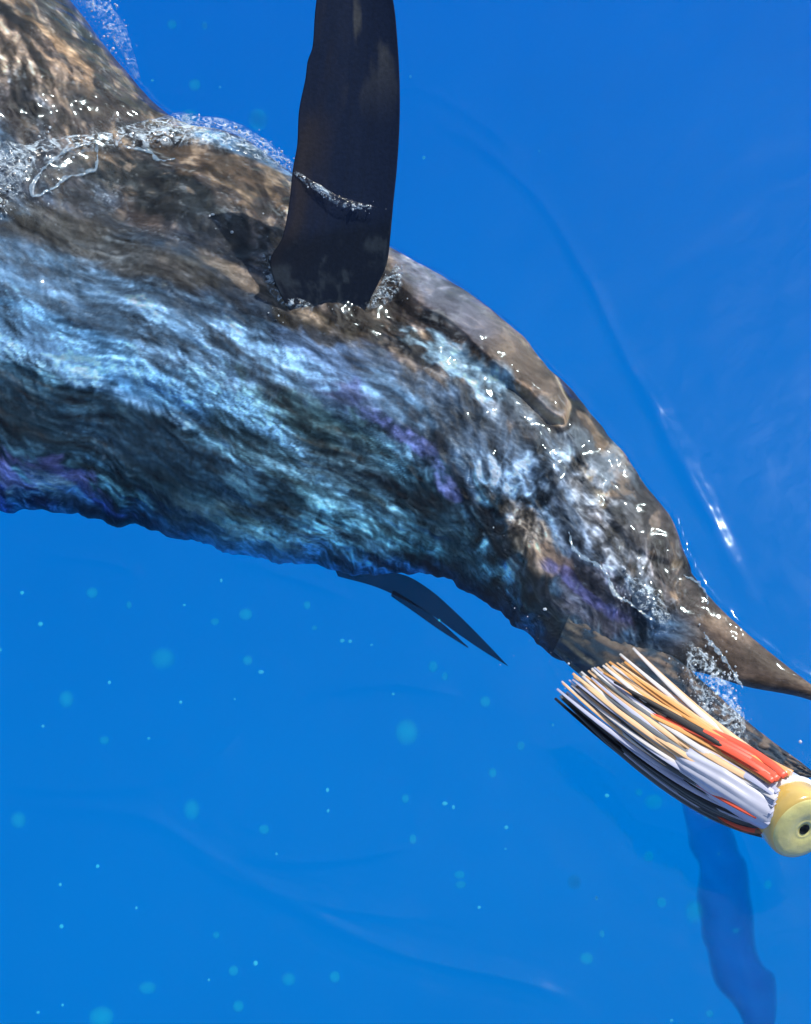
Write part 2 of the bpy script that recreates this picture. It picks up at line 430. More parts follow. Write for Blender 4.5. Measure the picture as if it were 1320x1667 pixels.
blob(760, 720, 90, 40, 20, (.04, .045, .05), .7); blob(900, 760, 110, 80, 40, (.20, .25, .31), .8, n2); blob(960, 870, 60, 120, -30, (.25, .25, .27), .6)
blob(860, 860, 60, 30, 50, TAN, .8); blob(890, 900, 45, 22, 40, (.45, .26, .16), .8); blob(960, 960, 70, 50, 45, (.10, .07, .07), .7); blob(950, 950, 70, 12, 42, (.13, .12, .28), .6, n2)
blob(922, 642, 62, 13, 58, (.012, .012, .014), .95, n2, .15); blob(490, 470, 60, 60, 0, (.012, .014, .02), .9); blob(260, 340, 140, 50, 25, (.022, .027, .03), .95); blob(360, 430, 110, 28, 30, BLK, .9); blob(360, 300, 110, 40, 25, (.13, .085, .055), .8)  # first blob: shade in the gap behind the gill plate, painted in
blob(400, 260, 110, 26, 25, (.13, .26, .45), .8, n3); blob(170, 440, 190, 40, 20, (.12, .09, .06), .7, n3); blob(430, 500, 130, 16, 32, TAN, .7, n3)
blob(70, 150, 120, 90, 40, (.17, .12, .085), .6); blob(100, 130, 100, 24, 45, (.46, .29, .17), .7); blob(60, 110, 130, 16, 42, BLK, .85); blob(20, 40, 60, 40, 40, (.40, .26, .16), .6)
plain = sstep(.0, .02, f1) * .85
col = mixc(col, [.155, .115, .09], plain); col = mixc(col, [.17, .19, .27], sstep(.0, .02, f1) * sstep(.1, -.02, bx - P(760, 520, .03)[0]) * .7 * sstep(.35, .6, n1))
rimf = np.exp(-(f1 / .006) ** 2) * sstep(P(820, 600, .03)[0], P(880, 600, .03)[0], bx)
col = mixc(col, [.42, .29, .19], rimf * .8)
col = mixc(col, [.42, .32, .22], np.exp(-(f2 / .007) ** 2) * .85 * sstep(.4, .6, n2))
col = mixc(col, [.12, .085, .065], bill * .9)
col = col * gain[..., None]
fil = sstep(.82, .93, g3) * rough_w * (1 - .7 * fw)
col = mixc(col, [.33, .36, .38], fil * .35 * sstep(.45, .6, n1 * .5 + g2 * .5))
col = mixc(col, [.42, .31, .22], sstep(.62, .74, g1) * sstep(.35, .15, T) * .5 * rough_w)
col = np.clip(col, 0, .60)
line([(-80, 520), (0, 545), (150, 592), (300, 652), (400, 690), (500, 735)], 22, (.28, .52, .72), .95); line([(-40, 590), (140, 640), (300, 705)], 9, SKY_PALE, .7)  # pale blue streaks: sky and cloud reflections painted into the colour
line([(380, 780), (520, 850), (640, 905), (760, 980), (880, 1060)], 10, (.22, .40, .52), .9); line([(430, 830), (560, 890), (680, 950)], 7, (.20, .32, .40), .8)
line([(250, 560), (420, 598), (540, 650)], 12, (.24, .38, .50), .8); line([(600, 690), (680, 742), (740, 808)], 10, (.20, .21, .42), .7)
line([(560, 610), (680, 705), (760, 800), (850, 920), (930, 1040)], 9, BLK, .85); line([(0, 640), (160, 690), (330, 765), (480, 830)], 16, (.012, .03, .045), .8)
line([(60, 480), (240, 520), (420, 560)], 8, (.02, .025, .03), .7); line([(0, 770), (60, 775), (110, 800), (200, 815)], 6, (.40, .42, .40), .7)
line([(930, 800), (960, 870), (1010, 930)], 7, (.36, .34, .33), .7); line([(860, 730), (900, 800), (930, 880)], 6, BLK, .7)
slate = (sstep(.20, .42, T + .2 * (n1 - .5)) * (1 - calm))[..., None]
col = col * (1 + slate * (np.array([.80, .98, 1.22]) - 1)) * np.exp(1.4 * (fbm(S * 40, Wf * 190, 3, 151, .6) - .5) * (1 - .7 * calm))[..., None]
col = mixc(col, [.44, .31, .21], np.exp(-((f1 - .002) / .005) ** 2) * sstep(P(840, 600, .03)[0], P(890, 600, .03)[0], bx) * .9)
col = mixc(col, [.012, .012, .015], sstep(-.020, -.012, f1) * sstep(-.002, -.007, f1) * sstep(P(850, 600, .03)[0], P(885, 600, .03)[0], bx) * .9)  # gap just behind the gill plate edge, its shade painted dark
bx, by = ox, oy
nv = NT + NB
Vf = V.reshape(-1, 3)
faces = grid_faces(NU, nv, True)
tipc = len(Vf)
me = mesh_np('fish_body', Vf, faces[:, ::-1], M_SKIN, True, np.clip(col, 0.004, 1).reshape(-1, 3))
fish = bpy.data.objects.new('big_fish', None)
link(fish, label='huge dark billfish lying at the surface with tall fin raised and bronze back', cat='fish')
link(bpy.data.objects.new('body', me), fish)

def surf_z(px, py):
    """height of the fish's skin (or the sea) under a surveyed point"""
    d = ray(px, py)
    best = None
    w = np.array([V[::4, :NT:4, k_].ravel() for k_ in range(3)]).T - _eye
    dn = d / np.linalg.norm(d)
    along = w @ dn
    off = np.linalg.norm(w - along[:, None] * dn, axis=1)
    i = np.argmin(off)
    if off[i] < 0.012: return max(w[i, 2] + _eye[2], 0.0), True
    return 0.0, False
def on_skin(px, py, lift=0.0):
    z, hit = surf_z(px, py)
    return P(px, py, z + lift)

# ------------------------------------------------------------------ the sea
DEPTH = 4.0
def lines_px(*ls):
    return [[tuple(p[:2]) for p in P(*np.array(catmull(l, 40)).T)] for l in ls]
ripple_right = lines_px(
    [(640, 165), (720, 205), (800, 255), (880, 330), (950, 440), (1000, 545), (1050, 640), (1095, 735), (1140, 810), (1200, 930), (1260, 1040)],
    [(660, 130), (760, 185), (860, 265)],
    [(1040, 600), (1090, 690), (1140, 790)])
ripple_low = lines_px(
    [(-60, 1275), (60, 1285), (180, 1288), (270, 1270), (350, 1232), (410, 1180)],
    [(-60, 1310), (100, 1316), (230, 1330), (330, 1385), (420, 1435), (520, 1472), (640, 1490), (750, 1487)],
    [(250, 1345), (360, 1420), (460, 1465), (560, 1515), (680, 1560), (860, 1600), (960, 1640)],
    [(380, 1390), (470, 1402), (600, 1392), (690, 1365)],
    [(480, 1150), (560, 1122), (650, 1115), (760, 1135)],
    [(60, 905), (150, 910), (240, 935)],
    [(380, 910), (460, 935), (580, 975)])
def sea_height(x, y):
    z = 0.010 * (fbm(x * 1.6, y * 1.6, 2, 11) - 0.5)
    z = z + 0.0028 * (fbm(x * 9 + y * 4, y * 13 - x * 5, 3, 12) - 0.5)
    wob = 0.004 * (fbm(x * 18, y * 18, 2, 14) - 0.5) * 2
    for k, l in enumerate(ripple_right):
        d, fd = seg_fade(x, y, l); d = d + wob
        z = z + fd * (0.0032 if k == 0 else 0.0024) * np.exp(-(d / 0.012) ** 2)
    for k, l in enumerate(ripple_low):
        d, fd = seg_fade(x, y, l); d = d + wob
        z = z + fd * (0.0034 * np.exp(-(d / 0.010) ** 2) + 0.0006 * np.cos(d * 330) * np.exp(-(d / 0.03) ** 2))
    return z
def spaced(lo, hi, core_lo, core_hi, n, far):
    core = np.linspace(core_lo, core_hi, n)
    a = core_lo - np.geomspace(0.02, core_lo - lo, far)[::-1]
    b = core_hi + np.geomspace(0.02, hi - core_hi, far)
    return np.concatenate([a, core, b])
gx = spaced(-30, 30, -0.85, 0.85, 360, 26); gy = spaced(-30, 30, -1.15, 1.35, 520, 26)
X, Y = np.meshgrid(gx, gy, indexing='ij')
Z = sea_height(X, Y)
# the film of water that runs over the fish where its back breaks the surface
def fish_top(gx, gy):
    H = np.full((len(gx), len(gy)), -9.0)
    q = V[:, :NT].reshape(-1, 3)
    i = np.searchsorted(gx, q[:, 0]); j = np.searchsorted(gy, q[:, 1])
    ok = (i > 0) & (i < len(gx) - 1) & (j > 0) & (j < len(gy) - 1)
    np.maximum.at(H, (i[ok], j[ok]), q[ok, 2])
    return H
H = np.maximum(fish_top(gx, gy), -0.03)
for _ in range(5):
    H = (H + np.roll(H, 1, 0) + np.roll(H, -1, 0) + np.roll(H, 1, 1) + np.roll(H, -1, 1)) / 5
wx = X + 0.05 * (fbm(X * 8, Y * 8, 3, 91) - .5); wy = Y + 0.05 * (fbm(X * 8, Y * 8, 3, 92) - .5)
wa, wb = wx * .84 - wy * .54, wx * .54 + wy * .84
head_w = sstep(P(620, 700)[0], P(860, 800)[0], X)
ruffle = 0.010 * ((1 - head_w) * ridged(wa * 7, wb * 24, 3, 93) + head_w * ridged(wa * 14, wb * 20, 3, 95) - .55) + 0.007 * (fbm(wx * 50, wy * 60, 3, 94) - .5)
near = sstep(-0.03, 0.012, H)
film = H + 0.0035 + ruffle * 0.7
Z = np.maximum(Z + ruffle * 0.5 * near, np.where(H > -0.012, film, -9))
nx, ny = X.shape
top = np.stack([X, Y, Z], -1).reshape(-1, 3)
f_top = grid_faces(nx, ny)[:, ::-1]
idx = np.arange(nx * ny).reshape(nx, ny)
border = np.concatenate([idx[:, 0], idx[-1, 1:], idx[-2::-1, -1], idx[0, -2:0:-1]])
low = top[border].copy(); low[:, 2] = -DEPTH - 0.2
nb = len(border); base = len(top)
k = np.arange(nb); k2 = (k + 1) % nb
sidef = np.stack([border[k], base + k, base + k2, border[k2]], 1)
me = bpy.data.meshes.new('water')
vv = np.vstack([top, low])
me = mesh_np('water', vv, np.vstack([f_top[:, ::-1], sidef]), M_WATER)
bm = bmesh.new(); bm.from_mesh(me)
bm.verts.ensure_lookup_table()
bm.faces.new([bm.verts[base + i] for i in range(nb)])
bmesh.ops.recalc_face_normals(bm, faces=bm.faces[:])
for fc in bm.faces: fc.smooth = True
bm.to_mesh(me); bm.free()
link(bpy.data.objects.new('water', me), kind='structure')

gx2 = np.linspace(-29, 29, 30)
X2, Y2 = np.meshgrid(gx2, gx2, indexing='ij')
me = mesh_np('deep_water', np.stack([X2, Y2, -DEPTH + 0.15 * (fbm(X2 * .3, Y2 * .3, 2, 5) - .5)], -1).reshape(-1, 3), grid_faces(30, 30), M_DEEP)
link(bpy.data.objects.new('deep_water', me), kind='structure')

# ------------------------------------------------------------------ tall fin
def blade(name, left, right, p0, normal, thick, mat, colfn, nu=150, nw=60, curl=0.0):
    le, ri = even(left, nu), even(right, nu)
    t = np.linspace(0, 1, nw)
    q = le[:, None, :] * (1 - t)[None, :, None] + ri[:, None, :] * t[None, :, None]
    pts = on_plane(q[..., 0].ravel(), q[..., 1].ravel(), p0, normal).reshape(nu, nw, 3)
    u = np.linspace(0, 1, nu)[:, None] * np.ones(nw)[None, :]
    tt = np.ones(nu)[:, None] * t[None, :]
    prof = thick * (np.clip(np.sin(np.pi * tt ** 0.8), 0.04, 1) * (0.35 + 0.65 * u))
    nz_ = 0.0004 * (fbm(tt * 30, u * 4, 3, 51) - .5) + 0.003 * (fbm(tt * 4, u * 3, 3, 52) - .5)
    bend = curl * (tt - .5) ** 2
    a = pts + normal * (prof + nz_ + bend)[..., None]; b = pts + normal * (-prof + nz_ + bend)[..., None]
    v = np.vstack([a.reshape(-1, 3), b.reshape(-1, 3)])
    f = grid_faces(nu, nw); g = f[:, ::-1] + nu * nw
    i = np.arange(nu * nw).reshape(nu, nw)
    br = np.concatenate([i[:, 0], i[-1, 1:], i[-2::-1, -1], i[0, -2:0:-1]])
    j = np.roll(br, -1)
    side = np.stack([br, j, j + nu * nw, br + nu * nw], 1)
    c = colfn(u, tt)
    return mesh_np(name, v, np.vstack([f, g, side]), mat, True, np.vstack([c.reshape(-1, 3)] * 2))
zb, _ = surf_z(560, 490)
fin_p0 = P(555, 485, zb)
lean = np.array([0.05, 0.72, 0.70]); lean /= np.linalg.norm(lean)
fin_n = np.cross(lean, np.array([1.0, 0.05, 0])); fin_n /= np.linalg.norm(fin_n)
if fin_n[2] < 0: fin_n = -fin_n
def fin_col(u, t):
    n = fbm(t * 5 + .5 * u, u * 5, 4, 55); m = fbm(t * 26, u * 3, 3, 56)
    c = np.broadcast_to(np.array([.010, .019, .046]), u.shape + (3,)).copy()
    c = mixc(c, [.034, .030, .036], sstep(.5, .02, t) * sstep(.3, .7, n))
    c = mixc(c, [.10, .10, .095], sstep(.62, .8, n) * sstep(.5, .2, u) * .7)
    c = mixc(c, [.012, .016, .026], sstep(.55, .7, m) * .15)
    wet = sstep(.70, .76, u + .06 * (t - .5) + .05 * (n - .5))
    q = fbm(t * 9 + 3 * n, u * 22, 4, 58)
    c = mixc(c, [.006, .010, .018], wet * .7); c = mixc(c, [.05, .065, .08], wet * sstep(.52, .74, q) * .5)
    return c
fin_left = [(524, -110), (520, -40), (513, 20), (509, 75), (501, 100), (497, 130), (487, 180), (484, 235), (477, 275), (471, 330), (460, 385), (440, 425), (455, 475), (490, 530)]
fin_right = [(612, -110), (630, -40), (641, 10), (646, 60), (650, 130), (650, 200), (646, 270), (640, 330), (635, 385), (630, 425), (618, 455), (605, 480), (590, 510), (570, 545)]
me = blade('fin', fin_left, fin_right, fin_p0, fin_n, 0.010, M_FIN, fin_col, curl=0.05)
o = link(bpy.data.objects.new('fin', me), fish); o['label'] = 'tall navy black fin rising out of the water'

# folded fin trailing in the water along the belly
def low_col(u, t):
    n = fbm(t * 14, u * 4, 3, 57)
    c = np.broadcast_to(np.array([.005, .009, .016]), u.shape + (3,)).copy()
    return mixc(c, [.01, .03, .06], sstep(.5, .7, n))
pl_n = np.array([0, -0.25, 0.97]); pl_n /= np.linalg.norm(pl_n)
for k_, (le, ri) in enumerate([
        ([(540, 915), (600, 930), (655, 935), (700, 960), (745, 1000), (790, 1045), (826, 1083)], [(550, 938), (610, 955), (660, 978), (705, 1003), (750, 1035), (790, 1062), (826, 1084)]),
        ([(640, 960), (680, 985), (720, 1015), (762, 1053)], [(636, 970), (676, 998), (716, 1026), (762, 1055)])]):
    me = blade('belly_fin', le, ri, P(*ri[0], -0.17), pl_n, 0.004, M_SUNK, low_col, 60, 14)
    o = link(bpy.data.objects.new('belly_fin', me), fish)
    if k_ == 0: o['label'] = 'folded dark fin trailing along the belly'

# lower jaw
jU = [(930, 990), (1010, 1030), (1090, 1065), (1150, 1115), (1205, 1165), (1255, 1205), (1300, 1238), (1330, 1262)]
jL = [(900, 1060), (960, 1110), (1040, 1145), (1110, 1195), (1175, 1235), (1230, 1255), (1285, 1265), (1330, 1266)]
ju, jl = catmull(jU, 160), catmull(jL, 160)
ja, jb = P(ju[:, 0], ju[:, 1], np.linspace(-.02, -.006, 160)), P(jl[:, 0], jl[:, 1], np.linspace(-.06, -.01, 160))
a_ = np.linspace(0, 2 * np.pi, 64, endpoint=False)
jw = np.linalg.norm(ja - jb, axis=1) / 2
J = (ja + jb)[:, None] / 2 + ((ja - jb) / 2)[:, None] * np.cos(a_)[None, :, None] + nvec * (jw[:, None] * .5 * np.sin(a_))[..., None]
uu = np.linspace(0, 12, 160)[:, None] + 0 * a_; vv_ = 3 * np.cos(a_)[None, :] + 0 * uu
nj = fbm(uu * 2, vv_ * 2, 4, 61)
J = J + nvec * (0.008 * (ridged(uu * 2, vv_ * 2, 3, 62) - .6) * (np.sin(a_) > 0))[..., None]
cj = np.broadcast_to(np.array([.05, .05, .06]), J.shape).copy()
cj = mixc(cj, [.16, .12, .10], sstep(.5, .65, nj)); cj = mixc(cj, [.02, .05, .09], sstep(.5, .65, 1 - nj) * .7)
me = mesh_np('lower_jaw', J.reshape(-1, 3), grid_faces(160, 64, True)[:, ::-1], M_SKIN, True, cj.reshape(-1, 3))
link(bpy.data.objects.new('lower_jaw', me), fish)

# eye
ep = on_skin(1048, 977, -0.004)
bm = bmesh.new()
bmesh.ops.create_uvsphere(bm, u_segments=24, v_segments=14, radius=0.020, matrix=Matrix.Translation(Vector(ep)) @ Matrix.Diagonal((1, 1, .6, 1)))
for fc in bm.faces: fc.smooth = True
me = bpy.data.meshes.new('eye'); bm.to_mesh(me); bm.free()
me.materials.append(principled('eye_wet', (.035, .06, .10), .08, .4, 90, coat=1))
link(bpy.data.objects.new('eye', me), fish)

# ------------------------------------------------------------------ water breaking over the fish
def lip_obj(name, pts, r0, label, thick_noise=.6, n=160, lift=.004, mat=None, flat=.7, group=None):
    q = even(pts, n)
    wob = 3.0
    s = np.arange(n) / n * len(pts)
    q = q + wob * np.stack([fbm(s * 3, s * 0 + len(label), 3, 71) - .5, fbm(s * 3, s * 0 + 9 + len(label), 3, 72) - .5], 1) * 2
    zz = np.array([surf_z(x, y)[0] for x, y in q[::4]])
    zz = np.interp(np.arange(n), np.arange(n)[::4], zz)
    ker = np.ones(9) / 9; zz = np.convolve(np.pad(zz, 4, mode='edge'), ker, 'valid')
    path = P(q[:, 0], q[:, 1], zz + lift)
    rad = r0 * np.clip(.15 + 2.6 * (fbm(s * 4, s * 0 + 3, 3, 73) - .25), .15, 1.5) * np.sin(np.pi * np.clip(np.linspace(0.02, .98, n), 0, 1)) ** .35
    me = tube_mesh(name, path, rad, mat or M_LIP, 10, .4)
    return link(bpy.data.objects.new(name, me), label=label, cat='water', group=group, kind='stuff')
LG = 'clear water lips running over the fish'
lip_obj('water_lip', [(158, 232), (120, 240), (85, 262), (60, 290), (52, 318), (85, 308), (105, 290), (150, 278), (160, 258), (156, 235)], .0042, 'looping lip of clear water on the back behind the tall fin', group=LG)
lip_obj('water_lip', [(925, 865), (935, 895), (965, 915), (990, 938), (1000, 965), (1030, 985), (1062, 1010)], .0035, 'wavy lip of clear water in front of the gill cover', group=LG)
lip_obj('water_lip', [(1112, 935), (1135, 948), (1148, 965), (1152, 985)], .0022, 'short lip of clear water against the base of the bill', group=LG)
lip_obj('water_lip', [(1145, 1030), (1165, 1055), (1185, 1080), (1200, 1105), (1208, 1120)], .0032, 'bright lip of water between the bill and the foaming mouth', group=LG)
lip_obj('water_lip', [(200, 238), (240, 246), (260, 262), (285, 258)], .0035, 'short curl of clear water below the wave crest', group=LG)

def bubbles(name, spots, label, mat, rlo, rhi, seed, lift=.004, fin=False):
    """one mass of little bubbles; spots = (px, py, spread_x, spread_y, angle, count)"""
    rg = np.random.RandomState(seed)
    t_ = (1 + 5 ** .5) / 2
    bm = bmesh.new(); bmesh.ops.create_icosphere(bm, subdivisions=1, radius=1.0)
    sv = np.array([v.co[:] for v in bm.verts]); sf = np.array([[v.index for v in f.verts] for f in bm.faces]); bm.free()
    vs, fs, nb_ = [], [], 0
    for px, py, sx, sy, ang, cnt in spots:
        cnt = max(4, int(cnt * .9))
        g = rg.randn(cnt, 2) * [sx, sy] * .5
        a = math.radians(ang); R = np.array([[math.cos(a), math.sin(a)], [-math.sin(a), math.cos(a)]])
        g = g @ R + [px, py]
        zs = np.array([surf_z(*q)[0] for q in g[::3]]); zs = np.repeat(zs, 3)[:cnt]
        r = rlo + (rhi - rlo) * rg.rand(cnt) ** 5
        c = P(g[:, 0], g[:, 1], zs + r * .3 + lift * rg.rand(cnt))
        if fin: c = on_plane(g[:, 0], g[:, 1], fin_p0, fin_n) + fin_n * (0.009 + .004 * rg.rand(cnt))[:, None]
        for i in range(cnt):
            vs.append(sv * r[i] * (1 + .3 * rg.randn(3)) + c[i]); fs.append(sf + nb_); nb_ += len(sv)
    me = mesh_np(name, np.vstack(vs), np.vstack(fs), mat)
    return link(bpy.data.objects.new(name, me), label=label, cat='foam', kind='stuff')
bubbles('foam', [(250, 222, 60, 18, -15, 110), (330, 212, 80, 16, 4, 170), (400, 232, 80, 18, 22, 170), (455, 265, 60, 12, 32, 110)], 'frothy pale blue wave crest breaking over the back beside the fin', M_FOAM, .0004, .0030, 1)
bubbles('foam', [(488, 288, 26, 9, 35, 22), (525, 312, 40, 8, 28, 30), (568, 332, 26, 6, 15, 22), (608, 338, 10, 16, 60, 6)], 'white sparkling foam line crossing the tall dark fin', M_FOAM, .0006, .0030, 2, fin=True)
bubbles('foam', [(1140, 1090, 40, 60, 20, 220), (1165, 1130, 40, 60, 25, 260), (1195, 1175, 24, 50, 10, 150), (1150, 1160, 30, 30, 0, 60)], 'white foam churning between the bill and the lower jaw', M_FOAM, .0004, .0026, 3)
bubbles('foam', [(20, 290, 60, 50, 0, 170), (30, 250, 60, 30, 0, 80), (8, 340, 40, 20, 0, 50), (75, 215, 20, 16, 0, 20)], 'white froth on the back beside the looping water lip', M_FOAM, .0004, .0026, 4)
bubbles('foam', [(175, 30, 50, 60, 50, 120), (190, 75, 18, 40, -30, 70), (150, 5, 40, 14, 10, 50)], 'bubbly splash trailing off the rear of the back', M_FOAM, .0004, .0026, 5)
bubbles('foam', [(1048, 975, 34, 26, 0, 60), (1080, 1018, 16, 22, 0, 24), (1020, 945, 24, 20, 0, 24)], 'small bright bubbles clinging around the eye', M_FOAM, .0004, .0026, 6)
bubbles('foam', [(455, 480, 30, 40, 0, 40), (525, 420, 12, 26, 20, 14), (538, 455, 8, 24, 0, 14), (640, 470, 30, 30, 0, 30), (560, 500, 70, 10, 0, 10), (440, 420, 16, 50, 0, 20)], 'bright water beads around the foot of the tall fin', M_FOAM, .0004, .0026, 7)
bubbles('foam', [(860, 1010, 40, 60, 0, 14), (930, 1085, 60, 30, 20, 20), (1300, 1225, 20, 14, 0, 10), (380, 375, 60, 40, 0, 10), (280, 350, 60, 40, 0, 8), (840, 870, 40, 50, 0, 8)], 'scattered bright droplets on the dark flank', M_FOAM, .0004, .0026, 8)

def froth_material():
    m, N, L = new_mat('froth')
    N.remove(N['Principled BSDF']); out = N['Material Output']
    tr = N.new('ShaderNodeBsdfTransparent'); df = N.new('ShaderNodeBsdfDiffuse'); gl = N.new('ShaderNodeBsdfGlossy')
    df.inputs['Color'].default_value = (.62, .76, .88, 1); gl.inputs['Roughness'].default_value = .07
    at = N.new('ShaderNodeAttribute'); at.attribute_name = 'tint'
    tc = N.new('ShaderNodeTexCoord'); nz = N.new('ShaderNodeTexNoise')
    nz.inputs['Scale'].default_value = 42; nz.inputs['Detail'].default_value = 6; nz.inputs['Distortion'].default_value = 2.6
    L.new(tc.outputs['Object'], nz.inputs['Vector'])
    mr = N.new('ShaderNodeMapRange'); mr.inputs[1].default_value = .46; mr.inputs[2].default_value = .66; mr.inputs[4].default_value = .85
    L.new(nz.outputs['Fac'], mr.inputs[0])
    mu = N.new('ShaderNodeMath'); mu.operation = 'MULTIPLY'
    L.new(mr.outputs[0], mu.inputs[0]); L.new(at.outputs['Color'], mu.inputs[1])
    m1 = N.new('ShaderNodeMixShader'); L.new(mu.outputs[0], m1.inputs[0]); L.new(tr.outputs[0], m1.inputs[1]); L.new(df.outputs[0], m1.inputs[2])
    fr = schlick(N, L)
    m2 = N.new('ShaderNodeMixShader'); L.new(fr.outputs[0], m2.inputs[0]); L.new(m1.outputs[0], m2.inputs[1]); L.new(gl.outputs[0], m2.inputs[2])
    L.new(m2.outputs[0], out.inputs['Surface'])
    return m
M_FROTH = froth_material()
def froth(pts, width, label, lift=.012, n=200, nw=40, fin=False, seed=0, bump=.008, dens=1.0):
    q = even(pts, n); t = np.gradient(q, axis=0); t /= np.linalg.norm(t, axis=1)[:, None]
    side = np.stack([-t[:, 1], t[:, 0]], 1)
    w = np.interp(np.linspace(0, 1, n), np.linspace(0, 1, len(width)), width) * (.75 + .5 * fbm(np.linspace(0, 9, n), np.zeros(n), 3, 120 + seed))
    c = np.linspace(-1, 1, nw)
    g = q[:, None] + side[:, None] * (w[:, None] * c)[..., None]
    su, cu = np.meshgrid(np.linspace(0, n * .1, n), c * 2, indexing='ij')
    if fin:
        p = on_plane(g[..., 0].ravel(), g[..., 1].ravel(), fin_p0, fin_n).reshape(n, nw, 3) + fin_n * .011
        up_ = fin_n
    else:
        zz = np.array([[surf_z(*g[i, j])[0] for j in range(0, nw, 6)] for i in range(0, n, 6)])
        zi = np.array([np.interp(np.arange(nw), np.arange(0, nw, 6), r) for r in zz])
        zi = np.array([np.interp(np.arange(n), np.arange(0, n, 6), zi[:, j]) for j in range(nw)]).T
        p = P(g[..., 0].ravel(), g[..., 1].ravel(), zi.ravel() + .004).reshape(n, nw, 3)
        up_ = np.array([0, -.2, .98])
    h = lift * np.clip(1 - cu ** 2 / 4, 0, 1) ** .6 + bump * (ridged(su * 1.6, cu * 2.2, 4, 130 + seed) - .6) * np.clip(1.1 - cu ** 2 / 4, 0, 1)
    p = p + up_ * h[..., None]
    m_ = np.clip(1 - (cu / 2) ** 4, 0, 1) * np.sin(np.pi * np.linspace(.01, .99, n))[:, None] ** .3 * dens
    me = mesh_np('foam', p.reshape(-1, 3), grid_faces(n, nw), M_FROTH, True, np.repeat(m_.reshape(-1, 1), 3, 1))
    return link(bpy.data.objects.new('foam', me), label=label, cat='foam', kind='stuff')
froth([(-30, 318), (40, 262), (110, 240), (165, 232), (225, 222), (300, 212), (370, 222), (430, 248), (484, 285)], [14, 26, 20, 14, 20, 28, 28, 20, 8], 'rolling pale blue lip of the wave crest on the back behind the fin', seed=1)
froth([(-20, 330), (0, 285), (25, 265), (60, 255)], [40, 50, 40, 16], 'patch of white froth on the back next to the looping water lip', .006, seed=2)
froth([(1115, 1050), (1140, 1090), (1165, 1135), (1190, 1180), (1210, 1215)], [12, 30, 36, 26, 10], 'sheet of churned white water in the open mouth', .010, seed=3)
froth([(478, 278), (515, 305), (560, 330), (612, 338)], [4, 7, 8, 3], 'thin band of froth where the water crosses the tall fin', .003, fin=True, seed=4, bump=.004)
froth([(120, -20), (165, 20), (200, 70), (225, 130)], [10, 18, 14, 4], 'froth streaming off the outer rear edge of the back', .006, seed=5, dens=.5)
froth([(435, 410), (450, 450), (470, 485), (510, 505)], [14, 24, 16, 6], 'broken water swirling at the trailing foot of the tall fin', .006, seed=6)
froth([(596, 500), (622, 482), (642, 455), (650, 430)], [6, 16, 16, 6], 'broken water curling at the leading foot of the tall fin', .006, seed=9)
froth([(1020, 945), (1050, 970), (1085, 1015)], [10, 22, 12], 'swirl of bright water over the eye', .006, seed=7)

# ------------------------------------------------------------------ trolling lure
lure = bpy.data.objects.new('fishing_lure', None)
LZ = 0.13
neck = P(1270, 1307, LZ); face = P(1322, 1364, LZ + .045)
ax = face - neck; ax /= np.linalg.norm(ax)
lure.location = tuple(neck)
link(lure, label='skirted trolling lure with ivory head and orange, black and white streamers beside the mouth', cat='lure')
def frame(a):
    a = np.array(a); s = np.cross(a, [0, 0, 1.0]); s /= np.linalg.norm(s); return s, np.cross(s, a)
fs_, fu_ = frame(ax)
def lathe(name, prof, mat, seg=48, parent=lure, origin=neck):
    a = np.linspace(0, 2 * np.pi, seg, endpoint=False)
    v = np.array([[ax * h + r * (fs_ * math.cos(x) + fu_ * math.sin(x)) for x in a] for h, r in prof]).reshape(-1, 3) + origin - neck
    me = mesh_np(name, v, grid_faces(len(prof), seg, True), mat)
    bm = bmesh.new(); bm.from_mesh(me); bmesh.ops.recalc_face_normals(bm, faces=bm.faces[:]); bm.to_mesh(me); bm.free()
    return link(bpy.data.objects.new(name, me), parent)
M_IVORY = principled('ivory_resin', (.80, .52, .14), .2, .4, 20, .3, coat=.9)
M_FACE = principled('face_resin', (.84, .68, .26), .22, .4, 34, .5, coat=.8)
M_COLLAR = principled('pearl_collar', (.55, .60, .82), .35, .15, 40, coat=.4)
M_WHITE = principled('pearl_strand', (.80, .78, .80), .35, .12, 50, coat=.3)
M_BEAD = principled('black_hole', (.006, .006, .006), .4, .2, 60)
R0 = 0.066
def scaled(p, k=.75): return [(h, r * k) for h, r in p]
lathe('collar', scaled([(-.075, .030), (-.06, .044), (-.04, .052), (-.015, .058), (.004, .0625), (.012, .060), (.012, .02)]), M_COLLAR)
lathe('collar_rim', scaled([(.008, .050), (.008, .066), (.013, .0695), (.019, .0685), (.022, .060)]), M_WHITE)
head = lathe('head', scaled([(.014, .03), (.016, .063), (.025, .0665), (.045, .0668), (.055, .066), (.0595, .063), (.0605, .060)]), M_IVORY)
fo = lathe('face', scaled([(.0603, .0605), (.0622, .0585), (.0632, .050), (.0640, .036), (.0638, .024), (.0630, .021), (.0634, .018), (.0634, .0105), (.056, .0095)]), M_FACE, parent=head)
lathe('line_hole', scaled([(.0636, .0125), (.0642, .0105), (.058, .008), (.058, .0002)], .6), M_BEAD, 20, parent=head)


